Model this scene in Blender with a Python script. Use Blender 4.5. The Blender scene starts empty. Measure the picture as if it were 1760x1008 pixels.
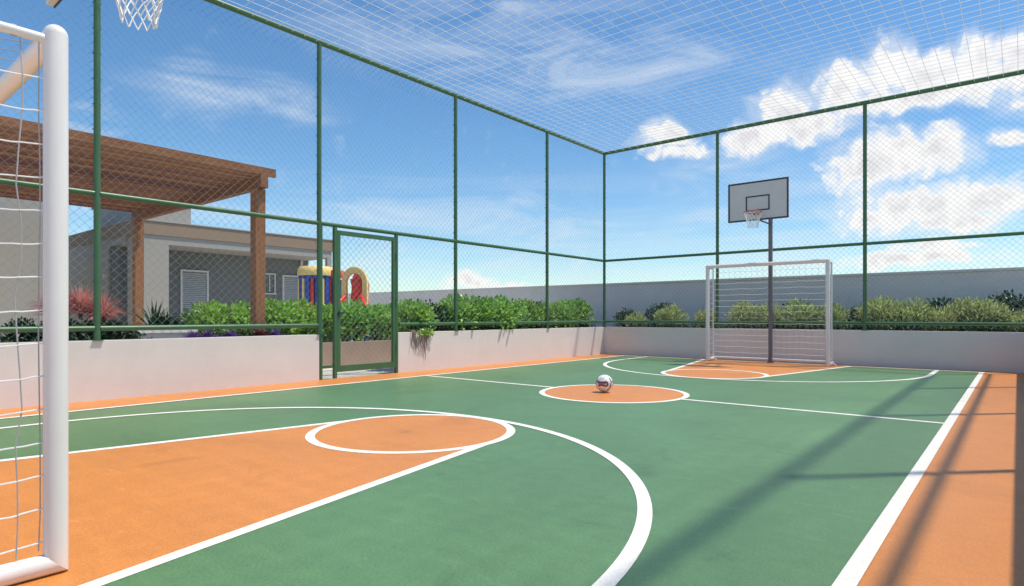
import bpy, bmesh, math, random
import numpy as np
from mathutils import Vector, Matrix
R = math.radians
S = bpy.context.scene
C = S.collection
random.seed(4)

# ------------------------------------------------------------------ camera, sky, sun, exposure
cam_d = bpy.data.cameras.new('camera')
cam = bpy.data.objects.new('camera', cam_d)
C.objects.link(cam)
cam.location = (0, 0, 1.0)
cam.rotation_euler = (R(90), 0, R(39.67))
cam_d.sensor_width = 36
cam_d.lens = 36 * 1049.2 / 1760
cam_d.shift_y = 39.2 / 1760
cam_d.clip_start = 0.03
cam_d.clip_end = 3000
S.camera = cam

SUN_DIR = Vector((.269, .279, 1)).normalized()
SUN_EL = math.asin(SUN_DIR.z)
SUN_AZ = math.atan2(SUN_DIR.x, SUN_DIR.y)
sd = bpy.data.lights.new('sun', 'SUN')
sd.energy = 4.0
sd.angle = R(1.8)
sd.color = (1.0, .93, .80)
sun = bpy.data.objects.new('sun', sd)
sun.rotation_euler = (-SUN_DIR).to_track_quat('-Z', 'Y').to_euler()
sun.location = SUN_DIR * 60
C.objects.link(sun)

S.view_settings.view_transform = 'Standard'
S.view_settings.look = 'None'
S.view_settings.exposure = 0.32
S.view_settings.gamma = 1
S.view_settings.use_curve_mapping = False
S.cycles.use_denoising = True
S.cycles.max_bounces = 8
S.cycles.transparent_max_bounces = 16

CUM = [[-0.195, 0.318, 0.035, 0.032], [-0.138, 0.334, 0.029, 0.033], [-0.091, 0.318, 0.04, 0.03], [-0.041, 0.319, 0.035, 0.031], [-0.0, 0.309, 0.035, 0.032], [-0.091, 0.289, 0.097, 0.019], [0.054, 0.288, 0.057, 0.039], [-0.279, 0.291, 0.037, 0.034], [-0.312, 0.266, 0.044, 0.02], [-0.252, 0.268, 0.035, 0.019], [-0.449, 0.275, 0.039, 0.021], [-0.427, 0.255, 0.046, 0.012], [-0.131, 0.218, 0.068, 0.028], [-0.088, 0.217, 0.034, 0.027], [-0.173, 0.203, 0.04, 0.027], [-0.091, 0.151, 0.091, 0.028], [-0.138, 0.135, 0.055, 0.022], [-0.026, 0.151, 0.037, 0.019], [-0.065, 0.122, 0.05, 0.014], [-0.084, 0.09, 0.039, 0.008], [-0.117, 0.076, 0.081, 0.008], [-0.768, 0.054, 0.028, 0.011], [-0.711, 0.045, 0.057, 0.008], [-0.232, 0.273, 0.046, 0.016], [-0.006, 0.228, 0.017, 0.01],
       # the same kind of cloud round the rest of the horizon
       [0.35, 0.26, 0.12, 0.04], [0.45, 0.14, 0.10, 0.03], [0.8, 0.3, 0.1, 0.04], [1.1, 0.16, 0.16, 0.04], [1.5, 0.3, 0.11, 0.05],
       [1.9, 0.2, 0.14, 0.04], [2.4, 0.28, 0.12, 0.05], [2.8, 0.15, 0.15, 0.04], [-2.0, 0.2, 0.13, 0.04], [-2.6, 0.3, 0.12, 0.05]]
WIS = [[-0.721, 0.431, 0.243, 0.055], [-0.532, 0.387, 0.202, 0.048], [-1.106, 0.315, 0.112, 0.032], [-1.175, 0.336, 0.045, 0.023], [-0.806, 0.163, 0.186, 0.046], [-0.626, 0.14, 0.113, 0.037], [-0.21, 0.153, 0.067, 0.049], [-0.353, 0.189, 0.102, 0.061], [-1.3, 0.255, 0.039, 0.015], [-0.091, 0.081, 0.195, 0.031], [-0.862, 0.097, 0.228, 0.037], [-0.486, 0.059, 0.268, 0.037], [-0.232, 0.293, 0.092, 0.047],
       [0.6, 0.42, 0.3, 0.06], [1.3, 0.1, 0.3, 0.04], [2.2, 0.4, 0.3, 0.06], [-1.8, 0.35, 0.25, 0.05], [-2.4, 0.12, 0.3, 0.04]]


def build_world():
    w = bpy.data.worlds.new('World')
    S.world = w
    w.use_nodes = True
    nt = w.node_tree
    N, L = nt.nodes, nt.links
    N.clear()

    def nd(t, **k):
        n = N.new(t)
        for a, b in k.items():
            setattr(n, a, b)
        return n

    def math_(op, a, b=None, clamp=False):
        n = nd('ShaderNodeMath', operation=op, use_clamp=clamp)
        for i, q in enumerate((a, b)):
            if q is None:
                continue
            if isinstance(q, (int, float)):
                n.inputs[i].default_value = q
            else:
                L.new(q, n.inputs[i])
        return n.outputs[0]

    def smooth(v, lo, hi, a=0., b=1.):
        n = nd('ShaderNodeMapRange', interpolation_type='SMOOTHSTEP')
        L.new(v, n.inputs['Value'])
        n.inputs['From Min'].default_value = lo
        n.inputs['From Max'].default_value = hi
        n.inputs['To Min'].default_value = a
        n.inputs['To Max'].default_value = b
        return n.outputs[0]

    def noise(vec, scale, detail, rough=.55, dist=0.):
        n = nd('ShaderNodeTexNoise', noise_dimensions='2D')
        L.new(vec, n.inputs['Vector'])
        n.inputs['Scale'].default_value = scale
        n.inputs['Detail'].default_value = detail
        n.inputs['Roughness'].default_value = rough
        n.inputs['Distortion'].default_value = dist
        return n

    def mapping(vec, loc=(0, 0, 0), rot=(0, 0, 0), sc=(1, 1, 1), kind='POINT'):
        n = nd('ShaderNodeMapping', vector_type=kind)
        L.new(vec, n.inputs['Vector'])
        n.inputs['Location'].default_value = loc
        n.inputs['Rotation'].default_value = rot
        n.inputs['Scale'].default_value = sc
        return n.outputs[0]

    sky = nd('ShaderNodeTexSky', sky_type='NISHITA', sun_disc=False)
    sky.sun_elevation = SUN_EL
    sky.sun_rotation = SUN_AZ
    sky.altitude = 300
    sky.air_density = 1.0
    sky.dust_density = 0.35
    sky.ozone_density = 2.2
    tc = nd('ShaderNodeTexCoord')
    sep = nd('ShaderNodeSeparateXYZ')
    L.new(tc.outputs['Generated'], sep.inputs[0])
    az = math_('ARCTAN2', sep.outputs[0], sep.outputs[1])
    el = math_('ARCSINE', sep.outputs[2])
    com = nd('ShaderNodeCombineXYZ')
    L.new(az, com.inputs[0])
    L.new(el, com.inputs[1])
    ae = com.outputs[0]

    def field(vec, blobs):
        out = None
        for a, e, ra, re in blobs:
            m = mapping(vec, (a, e, 0), (0, 0, 0), (ra * 1.85, re * 1.85, 1), 'TEXTURE')
            g = nd('ShaderNodeTexGradient', gradient_type='SPHERICAL')
            L.new(m, g.inputs[0])
            out = g.outputs[1] if out is None else math_('MAXIMUM', out, g.outputs[1])
        return out

    # cumulus: soft heaps whose edge is broken up by two scales of noise and by small billows
    def warped(vec, scale, detail, amount):
        n_ = noise(vec, scale, detail, .6)
        o1 = nd('ShaderNodeVectorMath', operation='SUBTRACT')
        L.new(n_.outputs['Color'], o1.inputs[0])
        o1.inputs[1].default_value = (.5, .5, .5)
        o2 = nd('ShaderNodeVectorMath', operation='SCALE')
        L.new(o1.outputs[0], o2.inputs[0])
        o2.inputs['Scale'].default_value = amount
        o3 = nd('ShaderNodeVectorMath', operation='ADD')
        L.new(vec, o3.inputs[0])
        L.new(o2.outputs[0], o3.inputs[1])
        return o3.outputs[0]
    wv = warped(warped(ae, 12, 2, .035), 60, 5, .009)
    fld = field(wv, CUM)
    vo = nd('ShaderNodeTexVoronoi', feature='SMOOTH_F1', voronoi_dimensions='2D')
    L.new(wv, vo.inputs['Vector'])
    vo.inputs['Scale'].default_value = 38
    vo.inputs['Detail'].default_value = 1
    vo.inputs['Smoothness'].default_value = .8
    billow = math_('MULTIPLY', math_('SUBTRACT', .42, vo.outputs['Distance']), .42)
    fine = noise(wv, 70, 6, .62)
    f2 = math_('ADD', math_('ADD', fld, billow), math_('MULTIPLY', math_('SUBTRACT', fine.outputs[0], .5), .42))
    veil_n = noise(wv, 16, 5, .6)
    veil = math_('MULTIPLY', smooth(math_('ADD', fld, math_('SUBTRACT', veil_n.outputs[0], .5)), .10, .60), .45)
    cum = math_('MAXIMUM', smooth(f2, .15, .58), veil)
    core = smooth(f2, .40, .85)
    # wisps: the same idea, stretched and faint
    wfld = field(wv, WIS)
    st = mapping(ae, (0, 0, 0), (0, 0, R(14)), (5, 22, 1))
    wn = noise(st, 1.0, 7, .62, .6)
    wsp = math_('MULTIPLY', smooth(wfld, .05, .75), smooth(wn.outputs[0], .30, .85))
    st2 = mapping(ae, (3, 1, 0), (0, 0, R(-3)), (2.2, 30, 1))
    hn = noise(st2, 1.0, 6, .6, .4)
    low = math_('MULTIPLY', smooth(el, .30, .0), smooth(hn.outputs[0], .40, .75))
    thin = math_('MAXIMUM', math_('MULTIPLY', wsp, .52), math_('MULTIPLY', low, .55), True)

    tint = nd('ShaderNodeHueSaturation')
    tint.inputs['Saturation'].default_value = 1.2
    tint.inputs['Value'].default_value = 1.0
    L.new(sky.outputs[0], tint.inputs['Color'])
    tmul = nd('ShaderNodeMix', data_type='RGBA', blend_type='MULTIPLY')
    tmul.inputs['Factor'].default_value = 1
    L.new(tint.outputs[0], tmul.inputs['A'])
    tmul.inputs['B'].default_value = (.95, 1.04, 1.03, 1)
    m1 = nd('ShaderNodeMix', data_type='RGBA')
    L.new(thin, m1.inputs['Factor'])
    L.new(tmul.outputs['Result'], m1.inputs['A'])
    m1.inputs['B'].default_value = (5.5, 5.9, 6.3, 1)
    ccol = nd('ShaderNodeMix', data_type='RGBA')
    shade = math_('MULTIPLY', core, smooth(noise(ae, 26, 4, .55).outputs[0], .36, .62))
    L.new(shade, ccol.inputs['Factor'])
    ccol.inputs['A'].default_value = (6.7, 6.6, 6.5, 1)
    ccol.inputs['B'].default_value = (5.4, 5.3, 5.4, 1)
    m2 = nd('ShaderNodeMix', data_type='RGBA')
    L.new(math_('MULTIPLY', cum, .96), m2.inputs['Factor'])
    L.new(m1.outputs['Result'], m2.inputs['A'])
    L.new(ccol.outputs['Result'], m2.inputs['B'])
    bg = nd('ShaderNodeBackground')
    bg.inputs['Strength'].default_value = 0.125
    L.new(m2.outputs['Result'], bg.inputs['Color'])
    out = nd('ShaderNodeOutputWorld')
    L.new(bg.outputs[0], out.inputs[0])


build_world()


# ------------------------------------------------------------------ materials
def mat(name, col, rough=.6, metal=0., var=.12, scale=6., bump=0., bscale=60., stretch=(1, 1, 1), col2=None, spec=.5, big=0., trans=0., island=0., scuff=0.):
    m = bpy.data.materials.new(name)
    m.use_nodes = True
    nt = m.node_tree
    N, L = nt.nodes, nt.links
    b = N['Principled BSDF']
    b.inputs['Roughness'].default_value = rough
    b.inputs['Metallic'].default_value = metal
    b.inputs['Specular IOR Level'].default_value = spec
    tc = N.new('ShaderNodeTexCoord')
    mp = N.new('ShaderNodeMapping')
    mp.inputs['Scale'].default_value = stretch
    L.new(tc.outputs['Object'], mp.inputs[0])
    nz = N.new('ShaderNodeTexNoise')
    nz.inputs['Scale'].default_value = scale
    nz.inputs['Detail'].default_value = 6
    nz.inputs['Roughness'].default_value = .6
    L.new(mp.outputs[0], nz.inputs['Vector'])
    mr = N.new('ShaderNodeMapRange')
    mr.inputs['From Min'].default_value = .28
    mr.inputs['From Max'].default_value = .72
    L.new(nz.outputs[0], mr.inputs[0])
    mx = N.new('ShaderNodeMix')
    mx.data_type = 'RGBA'
    L.new(mr.outputs[0], mx.inputs['Factor'])
    c2 = col2 or tuple(min(1, c * (1 + var)) for c in col)
    c1 = col if col2 else tuple(c * (1 - var) for c in col)
    mx.inputs['A'].default_value = (*c1, 1)
    mx.inputs['B'].default_value = (*c2, 1)
    last = mx.outputs['Result']
    if big:
        n2 = N.new('ShaderNodeTexNoise')
        n2.inputs['Scale'].default_value = .55
        n2.inputs['Detail'].default_value = 5
        n2.inputs['Roughness'].default_value = .65
        n2.inputs['Distortion'].default_value = .8
        L.new(tc.outputs['Object'], n2.inputs['Vector'])
        r2 = N.new('ShaderNodeMapRange')
        r2.inputs['From Min'].default_value = .3
        r2.inputs['From Max'].default_value = .7
        r2.inputs['To Min'].default_value = 1 - big
        r2.inputs['To Max'].default_value = 1 + big
        L.new(n2.outputs[0], r2.inputs[0])
        hv = N.new('ShaderNodeHueSaturation')
        L.new(r2.outputs[0], hv.inputs['Value'])
        L.new(last, hv.inputs['Color'])
        last = hv.outputs[0]
    if island:
        ge = N.new('ShaderNodeNewGeometry')
        oi = N.new('ShaderNodeObjectInfo')
        r3 = N.new('ShaderNodeMapRange')
        r3.inputs['To Min'].default_value = 1 - island
        r3.inputs['To Max'].default_value = 1 + island
        L.new((oi if name.startswith('brown') else ge).outputs['Random' if name.startswith('brown') else 'Random Per Island'], r3.inputs[0])
        hv = N.new('ShaderNodeHueSaturation')
        L.new(r3.outputs[0], hv.inputs['Value'])
        r4 = N.new('ShaderNodeMapRange')
        r4.inputs['To Min'].default_value = .485
        r4.inputs['To Max'].default_value = .515
        L.new(oi.outputs['Random'], r4.inputs[0])
        L.new(r4.outputs[0], hv.inputs['Hue'])
        L.new(last, hv.inputs['Color'])
        last = hv.outputs[0]
    if scuff:
        # worn specks and thin drag marks
        def nz_(sc, det, dist, st):
            m_ = N.new('ShaderNodeMapping')
            m_.inputs['Scale'].default_value = st
            m_.inputs['Rotation'].default_value = (0, 0, .6)
            L.new(tc.outputs['Object'], m_.inputs[0])
            q = N.new('ShaderNodeTexNoise')
            q.inputs['Scale'].default_value = sc
            q.inputs['Detail'].default_value = det
            q.inputs['Roughness'].default_value = .7
            q.inputs['Distortion'].default_value = dist
            L.new(m_.outputs[0], q.inputs['Vector'])
            return q.outputs[0]

        def rng(v, lo, hi, a_, b_):
            q = N.new('ShaderNodeMapRange')
            for k_, w_ in zip(('From Min', 'From Max', 'To Min', 'To Max'), (lo, hi, a_, b_)):
                q.inputs[k_].default_value = w_
            L.new(v, q.inputs[0])
            return q.outputs[0]
        speck = rng(nz_(85, 3, 0, (1, 1, 1)), .35, .65, 1 - scuff * .55, 1 + scuff * .55)
        drag = rng(nz_(2.2, 8, 1.5, (1, 5, 1)), .60, .78, 1, 1 + scuff * 1.3)
        dirt = rng(nz_(1.1, 7, 1.0, (1, 1, 1)), .58, .80, 1, 1 - scuff * 1.3)
        for fac in (speck, drag, dirt):
            h_ = N.new('ShaderNodeHueSaturation')
            L.new(fac, h_.inputs['Value'])
            L.new(last, h_.inputs['Color'])
            last = h_.outputs[0]
    L.new(last, b.inputs['Base Color'])
    if bump:
        n3 = N.new('ShaderNodeTexNoise')
        n3.inputs['Scale'].default_value = bscale
        n3.inputs['Detail'].default_value = 4
        L.new(mp.outputs[0], n3.inputs['Vector'])
        bp = N.new('ShaderNodeBump')
        bp.inputs['Strength'].default_value = bump
        bp.inputs['Distance'].default_value = .01
        L.new(n3.outputs[0], bp.inputs['Height'])
        L.new(bp.outputs[0], b.inputs['Normal'])
    if trans:
        tr = N.new('ShaderNodeBsdfTranslucent')
        L.new(last, tr.inputs['Color'])
        ms = N.new('ShaderNodeMixShader')
        ms.inputs[0].default_value = trans
        L.new(b.outputs[0], ms.inputs[1])
        L.new(tr.outputs[0], ms.inputs[2])
        L.new(ms.outputs[0], N['Material Output'].inputs['Surface'])
    return m


M = dict(
    orange=mat('orange_court_paint', (.605, .225, .050), .44, var=.05, spec=.55, scale=7, bump=.10, bscale=160, stretch=(1, 1.6, 1), big=.09, scuff=.24),
    green=mat('green_court_paint', (.100, .208, .086), .44, var=.07, spec=.55, scale=7, bump=.10, bscale=160, stretch=(1, 1.6, 1), big=.14, scuff=.30),
    line=mat('white_line_paint', (.80, .775, .71), .55, var=.04, scale=9, bump=.06, bscale=160, scuff=.16),
    wall=mat('pinkish_white_stucco', (.735, .685, .65), .85, var=.025, scale=2.2, bump=.16, bscale=120, big=.03, scuff=.05),
    boundary=mat('grey_rendered_wall', (.72, .685, .65), .88, var=.05, scale=1.6, bump=.15, bscale=90, big=.05),
    greenpaint=mat('green_enamel_steel', (.055, .145, .066), .38, var=.10, scale=5, bump=.02, bscale=40),
    wire=mat('galvanised_chain_link', (.23, .30, .30), .75, metal=0., var=.1, scale=8),
    cord=mat('white_nylon_cord', (.80, .82, .85), .7, var=.04, scale=10),
    greycord=mat('grey_nylon_cord', (.42, .41, .42), .7, var=.06, scale=10),
    goal=mat('white_enamel_tube', (.80, .76, .735), .28, var=.025, scale=3.5, bump=.02, bscale=30),
    pole=mat('dark_grey_steel', (.15, .145, .17), .45, var=.1, scale=6),
    board=mat('pale_grey_board', (.62, .61, .61), .5, var=.03, scale=5),
    dark=mat('dark_slate_paint', (.045, .055, .075), .5, var=.1, scale=6),
    rim=mat('orange_red_steel', (.42, .12, .07), .4, var=.08, scale=9),
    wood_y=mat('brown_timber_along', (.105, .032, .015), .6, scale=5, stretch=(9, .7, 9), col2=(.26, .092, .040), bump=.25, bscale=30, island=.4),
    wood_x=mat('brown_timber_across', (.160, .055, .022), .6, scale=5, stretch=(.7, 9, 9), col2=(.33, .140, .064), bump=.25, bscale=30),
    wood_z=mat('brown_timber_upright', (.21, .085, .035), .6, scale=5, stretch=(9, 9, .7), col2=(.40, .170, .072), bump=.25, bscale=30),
    bwhite=mat('light_grey_render', (.37, .35, .32), .85, var=.03, scale=2, bump=.12, bscale=90),
    bdark=mat('charcoal_render', (.17, .178, .185), .85, var=.05, scale=2, bump=.12, bscale=90),
    band=mat('tan_parapet_paint', (.30, .215, .150), .8, var=.05, scale=2, bump=.1, bscale=90),
    louvre=mat('white_aluminium', (.62, .62, .62), .4, var=.03, scale=6),
    glass=mat('dark_window_glass', (.03, .035, .04), .08, var=.1, scale=2, spec=.8),
    paving=mat('pale_stone_paving', (.56, .53, .47), .8, var=.08, scale=3, bump=.15, bscale=70),
    planter=mat('tan_planter_render', (.37, .265, .205), .85, var=.06, scale=3, bump=.15, bscale=90),
    soil=mat('dark_soil', (.035, .026, .020), .95, var=.4, scale=25, bump=.6, bscale=60),
    clusia=mat('glossy_hedge_leaf', (.28, .50, .09), .30, var=.3, scale=3, trans=.38, island=.5),
    clusia_light=mat('light_hedge_leaf', (.36, .56, .13), .30, var=.3, scale=3, trans=.38, island=.45),
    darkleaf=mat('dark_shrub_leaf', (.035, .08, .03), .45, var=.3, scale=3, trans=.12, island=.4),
    olive=mat('olive_yellow_leaf', (.47, .53, .24), .5, var=.3, scale=4, trans=.25, island=.6),
    pink=mat('coral_red_leaf', (.70, .30, .26), .5, var=.3, scale=5, trans=.25, island=.35),
    purple=mat('violet_petal', (.22, .12, .38), .6, var=.3, scale=12, trans=.15, island=.4),
    crimson=mat('crimson_leaf', (.17, .03, .035), .5, var=.3, scale=8, trans=.15, island=.4),
    bark=mat('grey_brown_bark', (.12, .085, .06), .9, var=.25, scale=12, bump=.4, bscale=50),
    vine=mat('dry_vine_stem', (.20, .15, .115), .8, var=.2, scale=14),
    blue=mat('blue_moulded_plastic', (.025, .085, .45), .32, var=.06, scale=3),
    cream=mat('cream_yellow_plastic', (.92, .68, .24), .38, var=.04, scale=3),
    red=mat('red_moulded_plastic', (.72, .038, .028), .3, var=.05, scale=3),
    ballwhite=mat('white_ball_leather', (.78, .76, .76), .4, var=.03, scale=20),
    ballblack=mat('black_ball_print', (.02, .02, .025), .4, var=.1, scale=20),
    ballrose=mat('rose_ball_print', (.50, .13, .13), .4, var=.1, scale=20),
    whitetop=mat('white_stone_slab', (.74, .73, .71), .5, var=.04, scale=4),
)


# ------------------------------------------------------------------ mesh helpers
class MB:
    def __init__(self):
        self.v, self.f = [], []

    def add(self, vs, fs):
        o = len(self.v)
        self.v += [tuple(p) for p in vs]
        self.f += [tuple(i + o for i in q) for q in fs]
        return self

    def box(self, x0, x1, y0, y1, z0, z1):
        return self.add([(x0, y0, z0), (x1, y0, z0), (x1, y1, z0), (x0, y1, z0), (x0, y0, z1), (x1, y0, z1), (x1, y1, z1), (x0, y1, z1)],
                        [(3, 2, 1, 0), (4, 5, 6, 7), (0, 1, 5, 4), (1, 2, 6, 5), (2, 3, 7, 6), (3, 0, 4, 7)])

    def tube(self, pts, r, n=10, closed=False, caps=True, rad=None):
        P = [Vector(p) for p in pts]
        m = len(P)
        T = []
        for i in range(m):
            a = P[i - 1] if (i or closed) else P[i]
            b = P[(i + 1) % m] if (i < m - 1 or closed) else P[i]
            T.append((b - a).normalized())
        u = T[0].orthogonal().normalized()
        vs, fs = [], []
        for i in range(m):
            u = (u - T[i] * u.dot(T[i])).normalized()
            w = T[i].cross(u)
            rr = rad[i] if rad else r
            for k in range(n):
                a = 2 * math.pi * (k + .5) / n
                vs.append(P[i] + (u * math.cos(a) + w * math.sin(a)) * rr)
        for i in range(m if closed else m - 1):
            j = (i + 1) % m
            for k in range(n):
                k2 = (k + 1) % n
                fs.append((i * n + k, i * n + k2, j * n + k2, j * n + k))
        if caps and not closed:
            fs.append(tuple(range(n - 1, -1, -1)))
            fs.append(tuple((m - 1) * n + k for k in range(n)))
        return self.add(vs, fs)

    def prism(self, pts2, z0, z1):          # flat outline in XY pushed up in Z
        n = len(pts2)
        vs = [(x, y, z0) for x, y in pts2] + [(x, y, z1) for x, y in pts2]
        fs = [tuple(range(n - 1, -1, -1)), tuple(range(n, 2 * n))]
        fs += [(i, (i + 1) % n, n + (i + 1) % n, n + i) for i in range(n)]
        return self.add(vs, fs)

    def mesh(self, name, bevel=0., smooth=False, off=(0, 0, 0)):
        me = bpy.data.meshes.new(name)
        ox, oy, oz = off
        me.from_pydata([(x - ox, y - oy, z - oz) for x, y, z in self.v], [], self.f)
        if bevel:
            bm = bmesh.new()
            bm.from_mesh(me)
            bmesh.ops.bevel(bm, geom=[e for e in bm.edges if len(e.link_faces) == 2 and e.calc_face_angle() > .5], offset=bevel, segments=2, affect='EDGES', profile=.6)
            bm.to_mesh(me)
            bm.free()
        me.update()
        if smooth:
            me.shade_smooth()
            me.set_sharp_from_angle(angle=R(40))
        return me


def link(name, me, material, parent=None):
    o = bpy.data.objects.new(name, me)
    if material is not None and not me.materials:
        me.materials.append(M[material])
    C.objects.link(o)
    if parent is not None:
        o.parent = parent
    return o


def tag(o, label=None, cat=None, group=None, kind=None):
    for k, q in (('label', label), ('category', cat), ('group', group), ('kind', kind)):
        if q:
            o[k] = q
    return o


def thing(name, loc, label, cat, group=None):
    o = bpy.data.objects.new(name, None)
    o.empty_display_size = .2
    o.location = loc
    C.objects.link(o)
    return tag(o, label, cat, group)


def part(name, mb, material, parent, bevel=0., smooth=False, kind=None):
    """a part of a thing; the builder works in world coordinates, the thing may only be shifted"""
    p = parent
    off = Vector((0, 0, 0))
    while p is not None:
        off += p.location
        p = p.parent
    o = link(name, mb.mesh(name, bevel, smooth, off), material, parent)
    return tag(o, kind=kind)


def solo(name, mb, material, label, cat, group=None, bevel=0., smooth=False):
    return tag(link(name, mb.mesh(name, bevel, smooth), material), label, cat, group)


def struct(name, mb, material, bevel=0., parent=None):
    o = link(name, mb.mesh(name, bevel), material, parent)
    if parent is None:
        o['kind'] = 'structure'
    return o


def copy_tree(o, parent=None):
    c = o.copy()
    C.objects.link(c)
    c.parent = parent
    for ch in list(o.children):
        copy_tree(ch, c)
    return c


# ------------------------------------------------------------------ ground and court
XL, XR, YE, YN = -8.375, 0.168, 13.908, -1.4          # inner faces of the low walls; the near end lies behind the camera
CX, CY = -4.043, 6.924                                 # centre spot
struct('ground', MB().box(-400, 400, -400, 400, -.30, -.012), 'paving')
court = struct('court_floor', MB().box(XL - .02, XR + .02, YN, YE + .02, -.2, 0.0), 'orange')


def sheet(name, outer, inner, z, material):
    """a painted area or line: outline (and optional hole of the same length) as one thin sheet"""
    mb = MB()
    n = len(outer)
    if inner is None:
        mb.add([(x, y, z) for x, y in outer], [tuple(range(n))])
    else:
        mb.add([(x, y, z) for x, y in outer] + [(x, y, z) for x, y in inner], [(i, (i + 1) % n, n + (i + 1) % n, n + i) for i in range(n)])
    return struct(name, mb, material, parent=court)


def path_line(name, pts, w, z, closed=False):
    mb = MB()
    P = [Vector((x, y, 0)) for x, y in pts]
    m = len(P)
    vs = []
    for i in range(m):
        a = P[i - 1] if (i or closed) else P[i]
        b = P[(i + 1) % m] if (i < m - 1 or closed) else P[i]
        t = (b - a).normalized()
        nrm = Vector((-t.y, t.x, 0))
        vs += [(P[i] + nrm * w / 2 + Vector((0, 0, z))), (P[i] - nrm * w / 2 + Vector((0, 0, z)))]
    k = m if closed else m - 1
    mb.add(vs, [(2 * i + 1, 2 * ((i + 1) % m) + 1, 2 * ((i + 1) % m), 2 * i) for i in range(k)])
    return struct(name, mb, 'line', parent=court)


def arc(cx, cy, r, a0, a1, n=64):
    return [(cx + r * math.cos(R(a0 + (a1 - a0) * i / n)), cy + r * math.sin(R(a0 + (a1 - a0) * i / n))) for i in range(n + 1)]


SL, SR, BN, BF = -7.593, -.494, .40, 13.56            # side lines and base lines (centres)
Z1, Z2, Z3, Z4 = .0010, .0020, .0030, .0040
sheet('green_field', [(SL, BN), (SR, BN), (SR, BF), (SL, BF)], None, Z1, 'green')
LW = .075
FR = .85                                   # free-throw line from base line, circle radius
for end in (0, 1):
    yy = (lambda y: BN + y) if end == 0 else (lambda y: BF - y)
    sg = 1 if end == 0 else -1
    FT = 3.53 - BN if end == 0 else BF - 10.318
    hf = .845
    hb = hf + .20 * FT
    key = [(CX - hb, yy(0)), (CX + hb, yy(0)), (CX + hf, yy(FT)), (CX - hf, yy(FT))]
    cap = arc(CX, yy(FT), FR, 0, 180 * sg, 40)
    if end:
        key = key[::-1]
        cap = cap[::-1]
    sheet('key_area', key, None, Z2, 'orange')
    sheet('free_throw_area', cap, None, Z2, 'orange')
    for s in (-1, 1):
        path_line('key_line', [(CX + s * hb, yy(0)), (CX + s * hf, yy(FT))], LW, Z3)
    path_line('free_throw_circle', arc(CX, yy(FT), FR, 0, 360, 96)[:-1], LW, Z4, True)
    yc, ra = FT - 2.03, 2.90
    big = [(CX + ra, yy(0))] + arc(CX, yy(yc), ra, 0, 180 * sg, 96) + [(CX - ra, yy(0))]
    path_line('shooting_arc', big, LW, Z4 + .0008)
sheet('centre_disc', arc(CX, CY, .9, 0, 360, 96)[:-1], None, Z2, 'orange')
path_line('halfway_line', [(SL, CY), (CX - .93, CY)], .068, Z3)
path_line('halfway_line', [(CX + .93, CY), (SR, CY)], .068, Z3)
path_line('centre_circle', arc(CX, CY, .92, 0, 360, 96)[:-1], .07, Z3 + .0008, True)
for x in (SL, SR):
    path_line('side_line', [(x, BN), (x, BF)], .072, Z4 + .0016)
for y in (BN, BF):
    path_line('base_line', [(SL - .041, y), (SR + .041, y)], .06, Z4 + .0024)

# ------------------------------------------------------------------ low walls
WH = .708
GY0, GY1 = 5.40, 6.97                                # gate opening in the left wall
WT = .15
WTR = .24


def wall(name, x0, x1, y0, y1, h, label, material='wall', cat='wall', bevel=.006):
    return solo(name, MB().box(x0, x1, y0, y1, -.2, h), material, label, cat, bevel=bevel)


wall('low_wall', XL - WT, XL, -2.2, GY0, WH, 'long low pinkish-white wall under the fence on the pergola side of the gate')
wall('low_wall', XL - WT, XL, GY1, YE + WT, WH, 'low pinkish-white wall between the gate and the court corner')
wall('low_wall', XL, XR + WTR, YE, YE + WT, WH, 'low shaded wall running behind the far goal and basketball post')
wall('low_wall', XR, XR + WTR, -2.2, YE, WH, 'low wall along the court side that casts the shadow strip')

# ------------------------------------------------------------------ fences
FX, FYE, FRX = XL - .03, YE + .04, XR + .12       # fence planes
PZ = 5.274
MIDZ, LOWZ = 2.447, .85
PR = .036


def wire_panel(p0, du, width, z0, z1, pitch=.108, r=.0017, nrm=(0, 0, 0)):
    """chain link as two sets of slanted wires lying one behind the other"""
    mb = MB()
    h = z1 - z0
    du = Vector(du)
    nv = Vector(nrm)
    k = int((width + h) / pitch) + 2
    rnd = random.Random(int(width * 100 + z0 * 10))
    for s in (1, -1):
        for i in range(-1, k):
            c = i * pitch + rnd.uniform(-.004, .004)
            if s == 1:
                a0, a1 = max(0, c - h), min(width, c)
                if a1 - a0 < .02:
                    continue
                pa, pb = (a0, c - a0), (a1, c - a1)
            else:
                c -= h
                a0, a1 = max(0, c), min(width, c + h)
                if a1 - a0 < .02:
                    continue
                pa, pb = (a0, a0 - c), (a1, a1 - c)
            q = [Vector(p0) + du * a + Vector((0, 0, z0 + b)) + nv * (s * r) for a, b in (pa, pb)]
            mb.tube(q, r, 4, caps=False)
    return mb


def ties(mb, x, y, z0, z1, nrm, step=.30):
    z = z0 + .1
    while z < z1 - .05:
        c = Vector((x, y, z)) + Vector(nrm) * .012
        t = Vector((-nrm[1], nrm[0], 0))
        mb.tube([c + Vector((math.cos(a) * t.x + math.sin(a) * nrm[0], math.cos(a) * t.y + math.sin(a) * nrm[1], .006 * math.sin(a * 2))) * .044
                 for a in [2 * math.pi * i / 10 for i in range(10)]], .0035, 4, closed=True)
        z += step


def rail(mb, a, b, r=PR):
    return mb.tube([a, b], r, 14)


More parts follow.
